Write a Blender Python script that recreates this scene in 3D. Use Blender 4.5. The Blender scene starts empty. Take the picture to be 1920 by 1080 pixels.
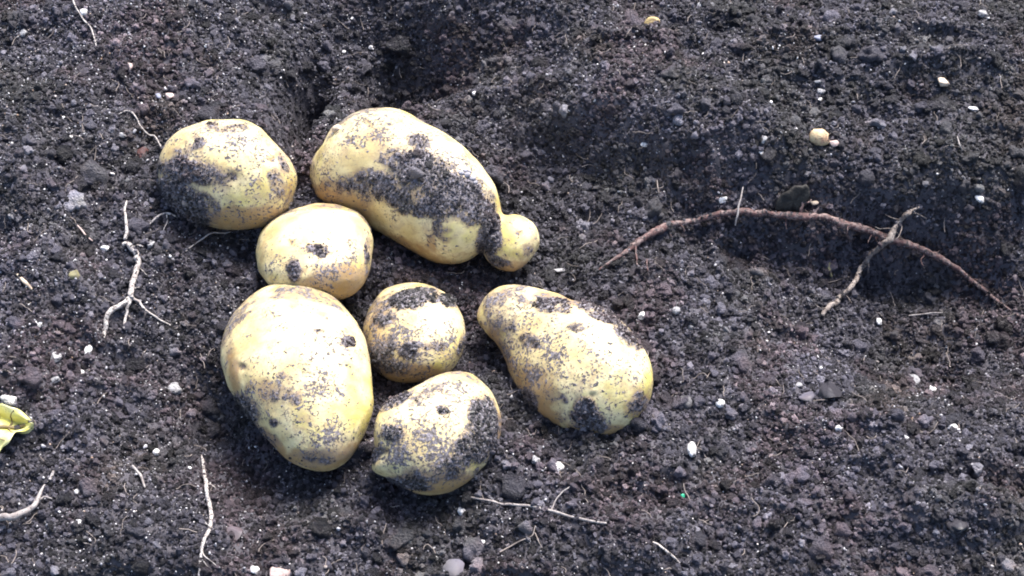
import bpy, math, random
import numpy as np
from mathutils import Vector

random.seed(7)
RNG = np.random.default_rng(11)
sc = bpy.context.scene
COL = sc.collection

# ------------------------------------------------------------------ camera
PITCH = math.radians(56)
HFOV = math.radians(38)
WIDTH = 0.56
DIST = WIDTH / 2 / math.tan(HFOV / 2)
cam_d = bpy.data.cameras.new('camera')
cam = bpy.data.objects.new('camera', cam_d)
COL.objects.link(cam)
cam.location = (0, -DIST * math.cos(PITCH), DIST * math.sin(PITCH))
cam.rotation_euler = (math.pi / 2 - PITCH, 0, 0)
cam_d.sensor_width = 36
cam_d.lens = 18 / math.tan(HFOV / 2)
cam_d.clip_start = 0.01
cam_d.clip_end = 400
sc.camera = cam

# ------------------------------------------------------------------ light
SUN_EL, SUN_AZ = math.radians(50), math.radians(24)      # azimuth: from +Y (far side) towards +X
world = bpy.data.worlds.new('World')
sc.world = world
world.use_nodes = True
wn = world.node_tree
wn.nodes.clear()
sky = wn.nodes.new('ShaderNodeTexSky')
sky.sky_type = 'NISHITA'
sky.sun_disc = False
sky.sun_elevation = SUN_EL
sky.sun_rotation = SUN_AZ
sky.air_density = 0.9
sky.dust_density = 2.5
sky.ozone_density = 1.0
bg = wn.nodes.new('ShaderNodeBackground')
bg.inputs[1].default_value = 0.125
wo = wn.nodes.new('ShaderNodeOutputWorld')
wn.links.new(sky.outputs[0], bg.inputs[0])
wn.links.new(bg.outputs[0], wo.inputs[0])
sun_d = bpy.data.lights.new('sun', 'SUN')
sun_d.energy = 3.7
sun_d.angle = math.radians(34)
sun_d.color = (1.0, 0.965, 0.955)
sun = bpy.data.objects.new('sun', sun_d)
COL.objects.link(sun)
sdir = Vector((math.sin(SUN_AZ) * math.cos(SUN_EL), math.cos(SUN_AZ) * math.cos(SUN_EL), math.sin(SUN_EL)))
sun.rotation_euler = sdir.to_track_quat('Z', 'Y').to_euler()
sc.view_settings.view_transform = 'Standard'
sc.view_settings.look = 'None'
sc.view_settings.gamma = 1.0
sc.view_settings.use_curve_mapping = False
sc.view_settings.exposure = 1.3
sc.cycles.max_bounces = 5
sc.cycles.pixel_filter_type = 'BLACKMAN_HARRIS'
sc.cycles.filter_width = 1.85

# ------------------------------------------------------------------ noise
def _hash3(ix, iy, iz, seed):
    h = (ix.astype(np.int64) * 374761393 + iy.astype(np.int64) * 668265263 +
         iz.astype(np.int64) * 2147483647 + seed * 974634777) & 0xffffffff
    h = ((h ^ (h >> 13)) * 1274126177) & 0xffffffff
    h = ((h ^ (h >> 16)) * 2246822519) & 0xffffffff
    return ((h ^ (h >> 15)) & 0xffff) / 32767.5 - 1.0

def noise3(x, y, z, seed=0):
    x0, y0, z0 = np.floor(x), np.floor(y), np.floor(z)
    fx, fy, fz = x - x0, y - y0, z - z0
    u, v, w = [f * f * f * (f * (f * 6 - 15) + 10) for f in (fx, fy, fz)]
    r = 0
    for dz in (0, 1):
        for dy in (0, 1):
            a = _hash3(x0, y0 + dy, z0 + dz, seed)
            b = _hash3(x0 + 1, y0 + dy, z0 + dz, seed)
            r = r + (a + (b - a) * u) * (v if dy else 1 - v) * (w if dz else 1 - w)
    return r

def noise2(x, y, seed=0):
    x0, y0 = np.floor(x), np.floor(y)
    fx, fy = x - x0, y - y0
    u, v = [f * f * f * (f * (f * 6 - 15) + 10) for f in (fx, fy)]
    zz = np.zeros_like(x0)
    a, b = _hash3(x0, y0, zz, seed), _hash3(x0 + 1, y0, zz, seed)
    c, d = _hash3(x0, y0 + 1, zz, seed), _hash3(x0 + 1, y0 + 1, zz, seed)
    a = a + (b - a) * u
    c = c + (d - c) * u
    return a + (c - a) * v

def fbm2(x, y, s, n, seed=0, g=0.5):
    r, a = 0, 1.0
    for i in range(n):
        r = r + a * noise2(x / s + 13.7 * i, y / s - 7.3 * i, seed + i)
        s *= 0.5
        a *= g
    return r

def fbm3(P, s, n, seed=0, g=0.5):
    r, a = 0, 1.0
    for i in range(n):
        r = r + a * noise3(P[:, 0] / s + 3.1 * i, P[:, 1] / s, P[:, 2] / s, seed + i)
        s *= 0.5
        a *= g
    return r

def sstep(a, b, x):
    t = np.clip((x - a) / (b - a), 0, 1)
    return t * t * (3 - 2 * t)

# ------------------------------------------------------------------ picture point -> place
CO = np.array(cam.location)
FW = np.array([0, math.cos(PITCH), -math.sin(PITCH)])
UPV = np.array([0, math.sin(PITCH), math.cos(PITCH)])
RT = np.array([1.0, 0, 0])
FPX = 960 / math.tan(HFOV / 2)

def ray(px, py):
    return FW + RT * (px - 960) / FPX - UPV * (py - 540) / FPX

def on_plane(px, py, z=0.0):
    d = ray(px, py)
    return CO + d * (z - CO[2]) / d[2]

def project(P):
    Q = P - CO
    dep = Q @ FW
    return 960 + FPX * (Q @ RT) / dep, 540 - FPX * (Q @ UPV) / dep

# broad relief: (px, py, radius px x, radius px y, angle deg, height mm)
RELIEF = [
    (765, 105, 185, 78, -14, -58),
    (640, 20, 130, 60, 0, -14),
    (562, 180, 34, 90, 5, -56),
    (632, 130, 34, 50, 0, 10),
    (660, 190, 60, 40, 0, -12),
    (330, 60, 230, 110, 10, 10),
    (60, 560, 170, 420, 0, 14),
    (1250, 90, 330, 130, 8, 20),
    (1750, 150, 300, 150, 10, 20),
    (1250, 225, 260, 80, 14, 17),
    (1560, 325, 300, 60, 10, 15),
    (1850, 330, 200, 80, 10, 14),
    (1620, 540, 430, 150, 10, -24),
    (1560, 458, 300, 36, 8, -9),
    (1900, 540, 190, 130, 25, -16),
    (1790, 660, 260, 70, 15, -12),
    (1330, 440, 170, 60, 20, -5),
    (1500, 900, 380, 150, 12, 14),
    (1840, 985, 130, 45, 10, 14),
    (1830, 930, 120, 26, 10, -15),
    (1100, 300, 150, 40, 20, -10),
    (1180, 520, 60, 60, 0, 3),
    (770, 505, 90, 32, 20, 10),
    (640, 640, 380, 260, 20, -12),
    (405, 800, 60, 120, -30, -16),
    (560, 1040, 330, 70, 3, 9),
    (200, 960, 200, 90, 10, 7),
    (1040, 1010, 300, 60, 5, 6),
    (1050, 210, 120, 50, 25, 7),
]
_REL = []
for (px, py, rx, ry, a, h) in RELIEF:
    c = on_plane(px, py)
    m = WIDTH / 1920
    _REL.append((c[0], c[1], rx * m, ry * m / math.sin(PITCH), -math.radians(a), h / 1000))

def h_low(x, y):
    r = np.zeros_like(x)
    for cx, cy, rx, ry, a, h in _REL:
        dx, dy = x - cx, y - cy
        u = (dx * math.cos(a) + dy * math.sin(a)) / rx
        v = (-dx * math.sin(a) + dy * math.cos(a)) / ry
        r += h * np.exp(-(u * u + v * v) * 0.8)
    return r + 0.010 * fbm2(x, y, 0.10, 3, 5)

def h_full(x, y):
    wx = x + 0.006 * noise2(x / 0.03, y / 0.03, 40)
    wy = y + 0.006 * noise2(x / 0.03, y / 0.03, 41)
    r = h_low(x, y)
    b = 1 - np.abs(noise2(wx / 0.026, wy / 0.026, 50))
    r = r + 0.0072 * (b - 0.5)
    b = 1 - np.abs(noise2(wx / 0.011, wy / 0.011, 51))
    r = r + 0.0032 * (b - 0.5)
    b = 1 - np.abs(noise2(x / 0.0048, y / 0.0048, 52))
    r = r + 0.0018 * (b - 0.5)
    r = r + 0.0009 * noise2(x / 0.0022, y / 0.0022, 53)
    return r

def at(px, py, lift=0.0, fn=h_full):
    """where the line of sight through a picture point meets the soil raised by lift"""
    d = ray(px, py)
    t = np.linspace(DIST * 0.75, DIST * 1.5, 900)
    P = CO + t[:, None] * d
    k = np.argmax(P[:, 2] < fn(P[:, 0], P[:, 1]) + lift)
    return P[k]

# ------------------------------------------------------------------ helpers
def tag(o, label=None, cat=None, group=None, kind=None):
    if label: o['label'] = label
    if cat: o['category'] = cat
    if group: o['group'] = group
    if kind: o['kind'] = kind
    return o

def link_mesh(name, V, F, mat, parent=None, smooth=True, attrs=None):
    me = bpy.data.meshes.new(name)
    V = np.asarray(V, dtype=np.float32)
    F = np.asarray(F, dtype=np.int32)
    n = F.shape[1]
    me.vertices.add(len(V))
    me.vertices.foreach_set('co', V.ravel())
    me.loops.add(F.size)
    me.loops.foreach_set('vertex_index', F.ravel())
    me.polygons.add(len(F))
    me.polygons.foreach_set('loop_start', np.arange(len(F), dtype=np.int32) * n)
    if smooth:
        me.polygons.foreach_set('use_smooth', np.ones(len(F), dtype=bool))
    me.update(calc_edges=True)
    for k, a in (attrs or {}).items():
        at_ = me.attributes.new(k, 'FLOAT', 'POINT')
        at_.data.foreach_set('value', np.asarray(a, dtype=np.float32))
    me.materials.append(mat)
    o = bpy.data.objects.new(name, me)
    COL.objects.link(o)
    if parent: o.parent = parent
    return o

def grid_faces(nu, nv, wrap_v=False):
    i = np.arange(nu - 1)[:, None]
    j = np.arange(nv if wrap_v else nv - 1)[None, :]
    j2 = (j + 1) % nv
    return np.stack([i * nv + j, (i + 1) * nv + j, (i + 1) * nv + j2, i * nv + j2], -1).reshape(-1, 4)

class NT:
    """small wrapper for building node materials"""
    def __init__(s, name):
        s.m = bpy.data.materials.new(name)
        s.m.use_nodes = True
        s.t = s.m.node_tree
        s.t.nodes.clear()
        s.out = s.n('ShaderNodeOutputMaterial')
        s.b = s.n('ShaderNodeBsdfPrincipled')
        s.l(s.b.outputs[0], s.out.inputs[0])
    def n(s, k, **kw):
        x = s.t.nodes.new(k)
        for a, v in kw.items(): setattr(x, a, v)
        return x
    def l(s, a, b): s.t.links.new(a, b)
    def put(s, sock, v):
        if hasattr(v, 'is_output'): s.l(v, sock)
        elif isinstance(v, tuple) and len(v) == 3: sock.default_value = (*v, 1)
        else: sock.default_value = v
    def noise(s, scale, detail=3, rough=0.55, vec=None, dist=0):
        x = s.n('ShaderNodeTexNoise')
        x.inputs['Scale'].default_value = scale
        x.inputs['Detail'].default_value = detail
        x.inputs['Roughness'].default_value = rough
        x.inputs['Distortion'].default_value = dist
        if vec is not None: s.l(vec, x.inputs['Vector'])
        return x.outputs[0]
    def coord(s, k='Object'): return s.n('ShaderNodeTexCoord').outputs[k]
    def attr(s, k, typ='GEOMETRY'):
        x = s.n('ShaderNodeAttribute'); x.attribute_name = k; x.attribute_type = typ
        return x.outputs['Fac']
    def math(s, op, a, b=0.5, c=0.0):
        x = s.n('ShaderNodeMath', operation=op)
        s.put(x.inputs[0], a); s.put(x.inputs[1], b); s.put(x.inputs[2], c)
        return x.outputs[0]
    def rng(s, v, a, b, c=0.0, d=1.0):
        x = s.n('ShaderNodeMapRange', interpolation_type='SMOOTHSTEP')
        s.put(x.inputs[0], v)
        for i, q in enumerate((a, b, c, d)): s.put(x.inputs[i + 1], q)
        return x.outputs[0]
    def mix(s, f, a, b):
        x = s.n('ShaderNodeMix', data_type='RGBA')
        s.put(x.inputs[0], f); s.put(x.inputs[6], a); s.put(x.inputs[7], b)
        return x.outputs[2]
    def ramp(s, f, stops):
        x = s.n('ShaderNodeValToRGB')
        e = x.color_ramp.elements
        while len(e) < len(stops): e.new(0.5)
        for i, (p, c) in enumerate(stops):
            e[i].position = p; e[i].color = (*c, 1)
        s.put(x.inputs[0], f)
        return x.outputs[0]
    def bump(s, h, strength, dist):
        x = s.n('ShaderNodeBump')
        x.inputs['Strength'].default_value = strength
        x.inputs['Distance'].default_value = dist
        s.l(h, x.inputs['Height'])
        s.l(x.outputs[0], s.b.inputs['Normal'])
    def fin(s, col, rough=0.7, spec=0.4):
        s.put(s.b.inputs['Base Color'], col)
        s.put(s.b.inputs['Roughness'], rough)
        s.put(s.b.inputs['Specular IOR Level'], spec)
        return s.m

# ------------------------------------------------------------------ materials
def soil_ground():
    k = NT('soil')
    c = k.coord()
    base = k.ramp(k.noise(28, 4, 0.6, c), [(0.3, (0.045, 0.040, 0.045)), (0.5, (0.065, 0.059, 0.068)), (0.7, (0.08, 0.074, 0.09))])
    fine = k.noise(900, 3, 0.7, c)
    col = k.mix(k.rng(fine, 0.55, 0.75), base, (0.06, 0.056, 0.062))
    k.bump(k.noise(700, 4, 0.7, c), 0.8, 0.0012)
    return k.fin(col, 0.75, 0.4)

def soil_crumb():
    k = NT('soil_crumb')
    c = k.coord()
    oi = k.n('ShaderNodeObjectInfo')
    rnd = oi.outputs['Random']
    col = k.ramp(rnd, [(0.0, (0.024, 0.023, 0.027)), (0.3, (0.062, 0.059, 0.071)), (0.55, (0.106, 0.101, 0.124)),
                       (0.78, (0.165, 0.158, 0.193)), (0.92, (0.26, 0.25, 0.295)), (1.0, (0.48, 0.47, 0.52))])
    g = k.n('ShaderNodeNewGeometry').outputs['Position']
    br = k.rng(k.noise(20, 4, 0.6, g), 0.47, 0.62)
    tint = k.n('ShaderNodeMix', data_type='RGBA', blend_type='MULTIPLY')
    k.put(tint.inputs[0], br); k.l(col, tint.inputs[6]); tint.inputs[7].default_value = (1.04, 0.84, 0.76, 1)
    tin2 = k.n('ShaderNodeMix', data_type='RGBA', blend_type='MULTIPLY')
    k.put(tin2.inputs[0], k.rng(k.noise(17, 3, 0.6, g), 0.50, 0.38)); k.l(tint.outputs[2], tin2.inputs[6]); tin2.inputs[7].default_value = (0.90, 0.92, 0.78, 1)
    col2 = k.mix(k.rng(k.noise(1.5, 4, 0.7, c), 0.58, 0.72, 0, 0.5), tin2.outputs[2], (0.16, 0.15, 0.165))
    # damp and dry areas of the bed
    dry = k.n('ShaderNodeMix', data_type='RGBA', blend_type='MULTIPLY')
    dry.inputs[0].default_value = 1.0
    k.l(col2, dry.inputs[6])
    k.l(k.ramp(k.noise(9, 4, 0.6, g), [(0.32, (0.86, 0.84, 0.86)), (0.5, (1.18, 1.15, 1.19)), (0.68, (1.65, 1.6, 1.68))]), dry.inputs[7])
    col2 = dry.outputs[2]
    k.bump(k.noise(3.2, 4, 0.7, c), 0.9, 0.25)
    return k.fin(col2, k.rng(rnd, 0, 1, 0.42, 0.75), 0.5)

def soil_dry():
    """the same soil dried onto skin and roots: paler and browner"""
    m = M_CRUMB_.copy()
    m.name = 'dried_soil'
    for n in m.node_tree.nodes:
        if n.type == 'VALTORGB':
            for e in n.color_ramp.elements:
                c = e.color
                e.color = (min(1, c[0] * 1.45 + .015), min(1, c[1] * 1.4 + .013), min(1, c[2] * 1.35 + .012), 1)
    return m

def plain(name, col, col2, scale=150, rough=0.5, spec=0.4, bump=0.3, dirt=0.0):
    k = NT(name)
    c = k.coord()
    f = k.rng(k.noise(scale, 4, 0.6, c), 0.4, 0.65)
    cc = k.mix(f, col, col2)
    if dirt:
        cc = k.mix(k.rng(k.noise(scale * 1.7, 5, 0.65, c), 0.62 - dirt * 0.2, 0.70 - dirt * 0.2), cc, (0.035, 0.03, 0.03))
    k.bump(k.noise(scale * 3, 4, 0.6, c), bump, 0.0008)
    return k.fin(cc, rough, spec)

def grit_mat():
    k = NT('pale_grit')
    rnd = k.n('ShaderNodeObjectInfo').outputs['Random']
    col = k.ramp(rnd, [(0.0, (0.22, 0.21, 0.22)), (0.4, (0.38, 0.37, 0.39)), (0.75, (0.6, 0.58, 0.56)), (0.86, (0.7, 0.68, 0.66)), (0.9, (0.34, 0.22, 0.14)), (1, (0.8, 0.79, 0.78))])
    return k.fin(col, 0.45, 0.5)

def potato_skin():
    k = NT('potato_skin')
    c = k.coord()
    big = k.noise(30, 3, 0.55, c)
    col = k.ramp(big, [(0.28, (0.50, 0.35, 0.15)), (0.40, (0.64, 0.51, 0.23)), (0.54, (0.77, 0.66, 0.36)), (0.64, (0.59, 0.51, 0.15)), (0.74, (0.55, 0.40, 0.16))])
    # russet netting, brown smears, and shade painted brown along the undersides
    net = k.noise(150, 5, 0.7, c, 0.6)
    col = k.mix(k.rng(net, 0.48, 0.70, 0, 0.6), col, (0.44, 0.28, 0.13))
    rus_shade = k.attr('russet_shade')
    col = k.mix(k.rng(k.math('ADD', rus_shade, k.math('MULTIPLY', k.math('SUBTRACT', k.noise(90, 5, 0.7, c), 0.5), 1.6)), 0.3, 0.85, 0, 0.85), col, (0.36, 0.21, 0.085))
    smear = k.rng(k.noise(48, 6, 0.75, c, 0.8), 0.50, 0.66, 0, 0.5)
    col = k.mix(smear, col, (0.42, 0.31, 0.21))
    flake = k.rng(k.noise(300, 5, 0.75, c, 1.2), 0.56, 0.64, 0, 0.4)
    col = k.mix(flake, col, (0.36, 0.25, 0.14))
    # pores
    vo = k.n('ShaderNodeTexVoronoi'); vo.inputs['Scale'].default_value = 260; k.l(c, vo.inputs['Vector'])
    pore = k.rng(vo.outputs['Distance'], 0.10, 0.2, 1, 0)
    pore = k.math('MULTIPLY', pore, k.rng(k.noise(60, 2, 0.5, c), 0.5, 0.6))
    col = k.mix(k.math('MULTIPLY', pore, 0.6), col, (0.3, 0.2, 0.1))
    # soil stuck to the skin: patches from the 'dirt' layer, fine specks from noise
    dirt, speck = k.attr('dirt'), k.attr('speck')
    n1 = k.math('SUBTRACT', k.noise(420, 4, 0.7, c, 0.4), 0.5)
    n2 = k.math('SUBTRACT', k.noise(130, 4, 0.7, c, 0.5), 0.5)
    m = k.math('ADD', dirt, k.math('ADD', k.math('MULTIPLY', n1, 2.2), k.math('MULTIPLY', n2, 1.3)))
    patch = k.rng(m, 0.38, 0.72, 0, 0.97)
    sp = k.math('ADD', k.math('ADD', k.noise(640, 3, 0.65, c, 0.15), k.math('MULTIPLY', k.noise(85, 3, 0.5, c), 0.6)), k.math('MULTIPLY', speck, 0.17))
    specks = k.rng(sp, 0.985, 1.075, 0, 0.95)
    halo = k.rng(sp, 0.86, 1.05, 0, 0.42)
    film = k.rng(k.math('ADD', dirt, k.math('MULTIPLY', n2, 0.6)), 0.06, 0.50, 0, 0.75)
    dcol = k.ramp(k.noise(600, 3, 0.7, c), [(0.35, (0.045, 0.040, 0.043)), (0.5, (0.11, 0.098, 0.108)), (0.62, (0.25, 0.23, 0.26))])
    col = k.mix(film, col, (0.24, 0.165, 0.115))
    col = k.mix(halo, col, (0.40, 0.30, 0.20))
    sp2 = k.math('ADD', k.math('ADD', k.noise(330, 2, 0.5, c, 0.3), k.math('MULTIPLY', k.noise(70, 3, 0.6, c), 0.5)), k.math('MULTIPLY', speck, 0.10))
    specks = k.math('MAXIMUM', specks, k.rng(sp2, 0.965, 1.02, 0, 0.97))
    allm = k.math('MAXIMUM', patch, specks)
    col = k.mix(allm, col, dcol)
    h = k.math('ADD', k.math('MULTIPLY', allm, k.noise(700, 3, 0.7, c)), k.math('MULTIPLY', k.noise(140, 6, 0.7, c), 0.6))
    k.bump(h, 0.7, 0.0012)
    k.b.inputs['Subsurface Weight'].default_value = 0.0
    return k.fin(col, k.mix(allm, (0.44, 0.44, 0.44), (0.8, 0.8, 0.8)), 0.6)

M_SOIL, M_CRUMB, M_GRIT, M_SKIN = soil_ground(), soil_crumb(), grit_mat(), potato_skin()
M_CRUMB_ = M_CRUMB
M_DRY = soil_dry()
M_ROOT_RED = plain('red_brown_root', (0.12, 0.062, 0.056), (0.24, 0.175, 0.16), 300, 0.65, 0.4, 1.0, 0.5)
M_ROOT_TAN = plain('tan_root', (0.19, 0.15, 0.125), (0.34, 0.29, 0.25), 300, 0.65, 0.4, 1.0, 0.35)
M_ROOT_WHITE = plain('white_root', (0.56, 0.51, 0.47), (0.34, 0.29, 0.26), 420, 0.55, 0.4, 0.9, 0.45)
M_ROOT_GREY = plain('grey_root', (0.33, 0.30, 0.28), (0.20, 0.17, 0.16), 300, 0.6, 0.4, 0.5, 0.2)
M_FIBRE = plain('fine_fibre', (0.30, 0.25, 0.22), (0.17, 0.14, 0.12), 200, 0.6, 0.4, 0.2)
M_WHITE = plain('white_stone', (0.78, 0.76, 0.74), (0.48, 0.45, 0.42), 420, 0.5, 0.4, 0.8, 0.36)
M_PALE = plain('pale_grey_stone', (0.36, 0.35, 0.35), (0.20, 0.195, 0.20), 500, 0.6, 0.4, 0.8, 0.4)
M_GREY = plain('grey_stone', (0.12, 0.115, 0.12), (0.07, 0.067, 0.072), 300, 0.7, 0.4, 0.8, 0.3)
M_TAN = plain('tan_stone', (0.62, 0.47, 0.27), (0.45, 0.27, 0.16), 160, 0.6, 0.4, 0.9, 0.3)
M_BEIGE = plain('beige_stone', (0.58, 0.46, 0.34), (0.45, 0.35, 0.26), 260, 0.5, 0.4, 0.5, 0.12)
M_OCHRE = plain('ochre_stone', (0.50, 0.37, 0.16), (0.33, 0.22, 0.12), 260, 0.6, 0.4, 0.9, 0.35)
M_OLIVE = plain('olive_stone', (0.22, 0.20, 0.10), (0.15, 0.13, 0.08), 260, 0.6, 0.4, 0.5, 0.15)
M_PINK = plain('pinkish_stone', (0.50, 0.38, 0.34), (0.38, 0.28, 0.25), 260, 0.6, 0.4, 0.5, 0.15)
M_BLUE = plain('bluish_stone', (0.24, 0.25, 0.32), (0.18, 0.19, 0.25), 260, 0.6, 0.4, 0.5, 0.15)
M_GREEN = plain('green_speck', (0.02, 0.38, 0.20), (0.02, 0.28, 0.14), 260, 0.35, 0.6, 0.2)
M_DARK = plain('dark_bark', (0.022, 0.020, 0.018), (0.05, 0.045, 0.038), 200, 0.7, 0.3, 0.9)
M_RED = plain('red_brown_peel', (0.10, 0.042, 0.036), (0.07, 0.04, 0.042), 260, 0.6, 0.4, 0.9, 0.5)
M_LEAF = plain('yellow_green_leaf', (0.60, 0.56, 0.14), (0.72, 0.68, 0.34), 70, 0.4, 0.5, 0.4, 0.04)
M_LEAFDRY = plain('brown_leaf_rib', (0.16, 0.12, 0.06), (0.24, 0.19, 0.10), 160, 0.6, 0.3, 0.4)
M_CLAY = plain('grey_clay', (0.34, 0.33, 0.36), (0.22, 0.21, 0.23), 400, 0.6, 0.4, 0.8)

# ------------------------------------------------------------------ soil sheet
def axis_lines(a, b, step, far, n_out=110):
    core = np.arange(a, b + step, step)
    g = (far / 0.0016) ** (1 / n_out)
    out = 0.0016 * g ** np.arange(1, n_out + 1)
    return np.concatenate([core[0] - out[::-1], core, core[-1] + out])

X0, X1, Y0, Y1 = -0.37, 0.37, -0.25, 0.31
xs = axis_lines(X0, X1, 0.0012, 40)
ys = axis_lines(Y0, Y1, 0.0012, 40)
GX, GY = np.meshgrid(xs, ys, indexing='ij')
gx, gy = GX.ravel(), GY.ravel()
gz = h_full(gx, gy)
soil = link_mesh('ground', np.stack([gx, gy, gz], 1), grid_faces(len(xs), len(ys)), M_SOIL)
tag(soil, kind='structure')

# ------------------------------------------------------------------ crumb shapes shared by all loose soil
def ico(sub):
    import bmesh
    bm = bmesh.new()
    bmesh.ops.create_icosphere(bm, subdivisions=sub, radius=1)
    V = np.array([v.co[:] for v in bm.verts])
    F = np.array([[v.index for v in f.verts] for f in bm.faces])
    bm.free()
    return V, F
ICO2, ICO3, ICO4 = ico(2), ico(3), ico(4)

def lump(seed, base, rough=0.35, scale=0.9, squash=(1, 0.85, 0.7), facets=0):
    V, F = base
    V = V.copy()
    off = seed * 17.3
    r = 1 + rough * fbm3(V + off, scale, 3, seed)
    W = V * r[:, None]
    if facets:
        rg = np.random.default_rng(seed)
        for _ in range(facets):                      # cut flat faces into the stone
            n = rg.normal(size=3); n /= np.linalg.norm(n)
            d = rg.uniform(0.42, 0.75)
            e = W @ n - d
            W = W - np.clip(e, 0, None)[:, None] * n * 0.99
    return W * np.array(squash), F

def crumb_collection(name, mat, specs):
    c = bpy.data.collections.new(name)
    for i, (V, F) in enumerate(specs):
        me = bpy.data.meshes.new(name)
        me.from_pydata(V.tolist(), [], F.tolist())
        me.polygons.foreach_set('use_smooth', np.ones(len(F), dtype=bool))
        me.materials.append(mat)
        c.objects.link(bpy.data.objects.new(name, me))
    return c

CRUMBS = crumb_collection('crumb_shape', M_CRUMB, [lump(100 + i, ICO3, 0.55, 0.75, (1, RNG.uniform(.65, 1), RNG.uniform(.55, .9))) for i in range(7)])
DRIED = crumb_collection('dried_crumb_shape', M_DRY, [lump(150 + i, ICO2, 0.5, 0.8, (1, RNG.uniform(.65, 1), RNG.uniform(.55, .9))) for i in range(5)])
GRITS = crumb_collection('grit_shape', M_GRIT, [lump(200 + i, ICO2, 0.3, 1.0, (1, RNG.uniform(.6, .9), RNG.uniform(.5, .8)), 4) for i in range(5)])

def scatter(name, P, S, coll, parent=None, label=None, cat=None):
    """one object of loose bits: points carrying a size and a turn, the bits set on them by geometry nodes"""
    me = bpy.data.meshes.new(name)
    me.vertices.add(len(P))
    me.vertices.foreach_set('co', np.asarray(P, dtype=np.float32).ravel())
    a = me.attributes.new('size', 'FLOAT', 'POINT')
    a.data.foreach_set('value', np.asarray(S, dtype=np.float32))
    rot = RNG.uniform(0, 6.28, (len(P), 3)).astype(np.float32)
    a = me.attributes.new('turn', 'FLOAT_VECTOR', 'POINT')
    a.data.foreach_set('vector', rot.ravel())
    o = bpy.data.objects.new(name, me)
    COL.objects.link(o)
    if parent: o.parent = parent
    ng = bpy.data.node_groups.new(name, 'GeometryNodeTree')
    ng.interface.new_socket('Geometry', in_out='INPUT', socket_type='NodeSocketGeometry')
    ng.interface.new_socket('Geometry', in_out='OUTPUT', socket_type='NodeSocketGeometry')
    N, L = ng.nodes, ng.links
    gi, go = N.new('NodeGroupInput'), N.new('NodeGroupOutput')
    iop = N.new('GeometryNodeInstanceOnPoints')
    ci = N.new('GeometryNodeCollectionInfo')
    ci.inputs[0].default_value = coll
    ci.inputs['Separate Children'].default_value = True
    ci.inputs['Reset Children'].default_value = True
    sz = N.new('GeometryNodeInputNamedAttribute'); sz.data_type = 'FLOAT'; sz.inputs[0].default_value = 'size'
    tr = N.new('GeometryNodeInputNamedAttribute'); tr.data_type = 'FLOAT_VECTOR'; tr.inputs[0].default_value = 'turn'
    L.new(gi.outputs[0], iop.inputs['Points'])
    L.new(ci.outputs[0], iop.inputs['Instance'])
    iop.inputs['Pick Instance'].default_value = True
    L.new(tr.outputs[0], iop.inputs['Rotation'])
    L.new(sz.outputs[0], iop.inputs['Scale'])
    L.new(iop.outputs[0], go.inputs[0])
    md = o.modifiers.new('bits', 'NODES')
    md.node_group = ng
    tag(o, label, cat, kind='stuff')
    return o

# ------------------------------------------------------------------ potatoes
def closed_spline(pts, n=720):
    P = np.array(pts, float)
    m = len(P)
    t = np.linspace(0, m, n, endpoint=False)
    i = np.floor(t).astype(int)
    f = (t - i)[:, None]
    p0, p1, p2, p3 = P[(i - 1) % m], P[i % m], P[(i + 1) % m], P[(i + 2) % m]
    C = 0.5 * (2 * p1 + (p2 - p0) * f + (2 * p0 - 5 * p1 + 4 * p2 - p3) * f ** 2 + (3 * p1 - p0 - 3 * p2 + p3) * f ** 3)
    k = 6                                             # light smoothing round the loop
    return sum(np.roll(C, s, 0) for s in range(-k, k + 1)) / (2 * k + 1)

def crossings(A, s):
    """upper and lower edge of the closed outline A (columns: along, across) at position s"""
    a, b = A, np.roll(A, -1, 0)
    k = (a[:, 0] - s) * (b[:, 0] - s) <= 0
    a, b = a[k], b[k]
    d = b[:, 0] - a[:, 0]
    d[np.abs(d) < 1e-9] = 1e-9
    q = a[:, 1] + (b[:, 1] - a[:, 1]) * (s - a[:, 0]) / d
    return q.max(), q.min()

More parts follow.
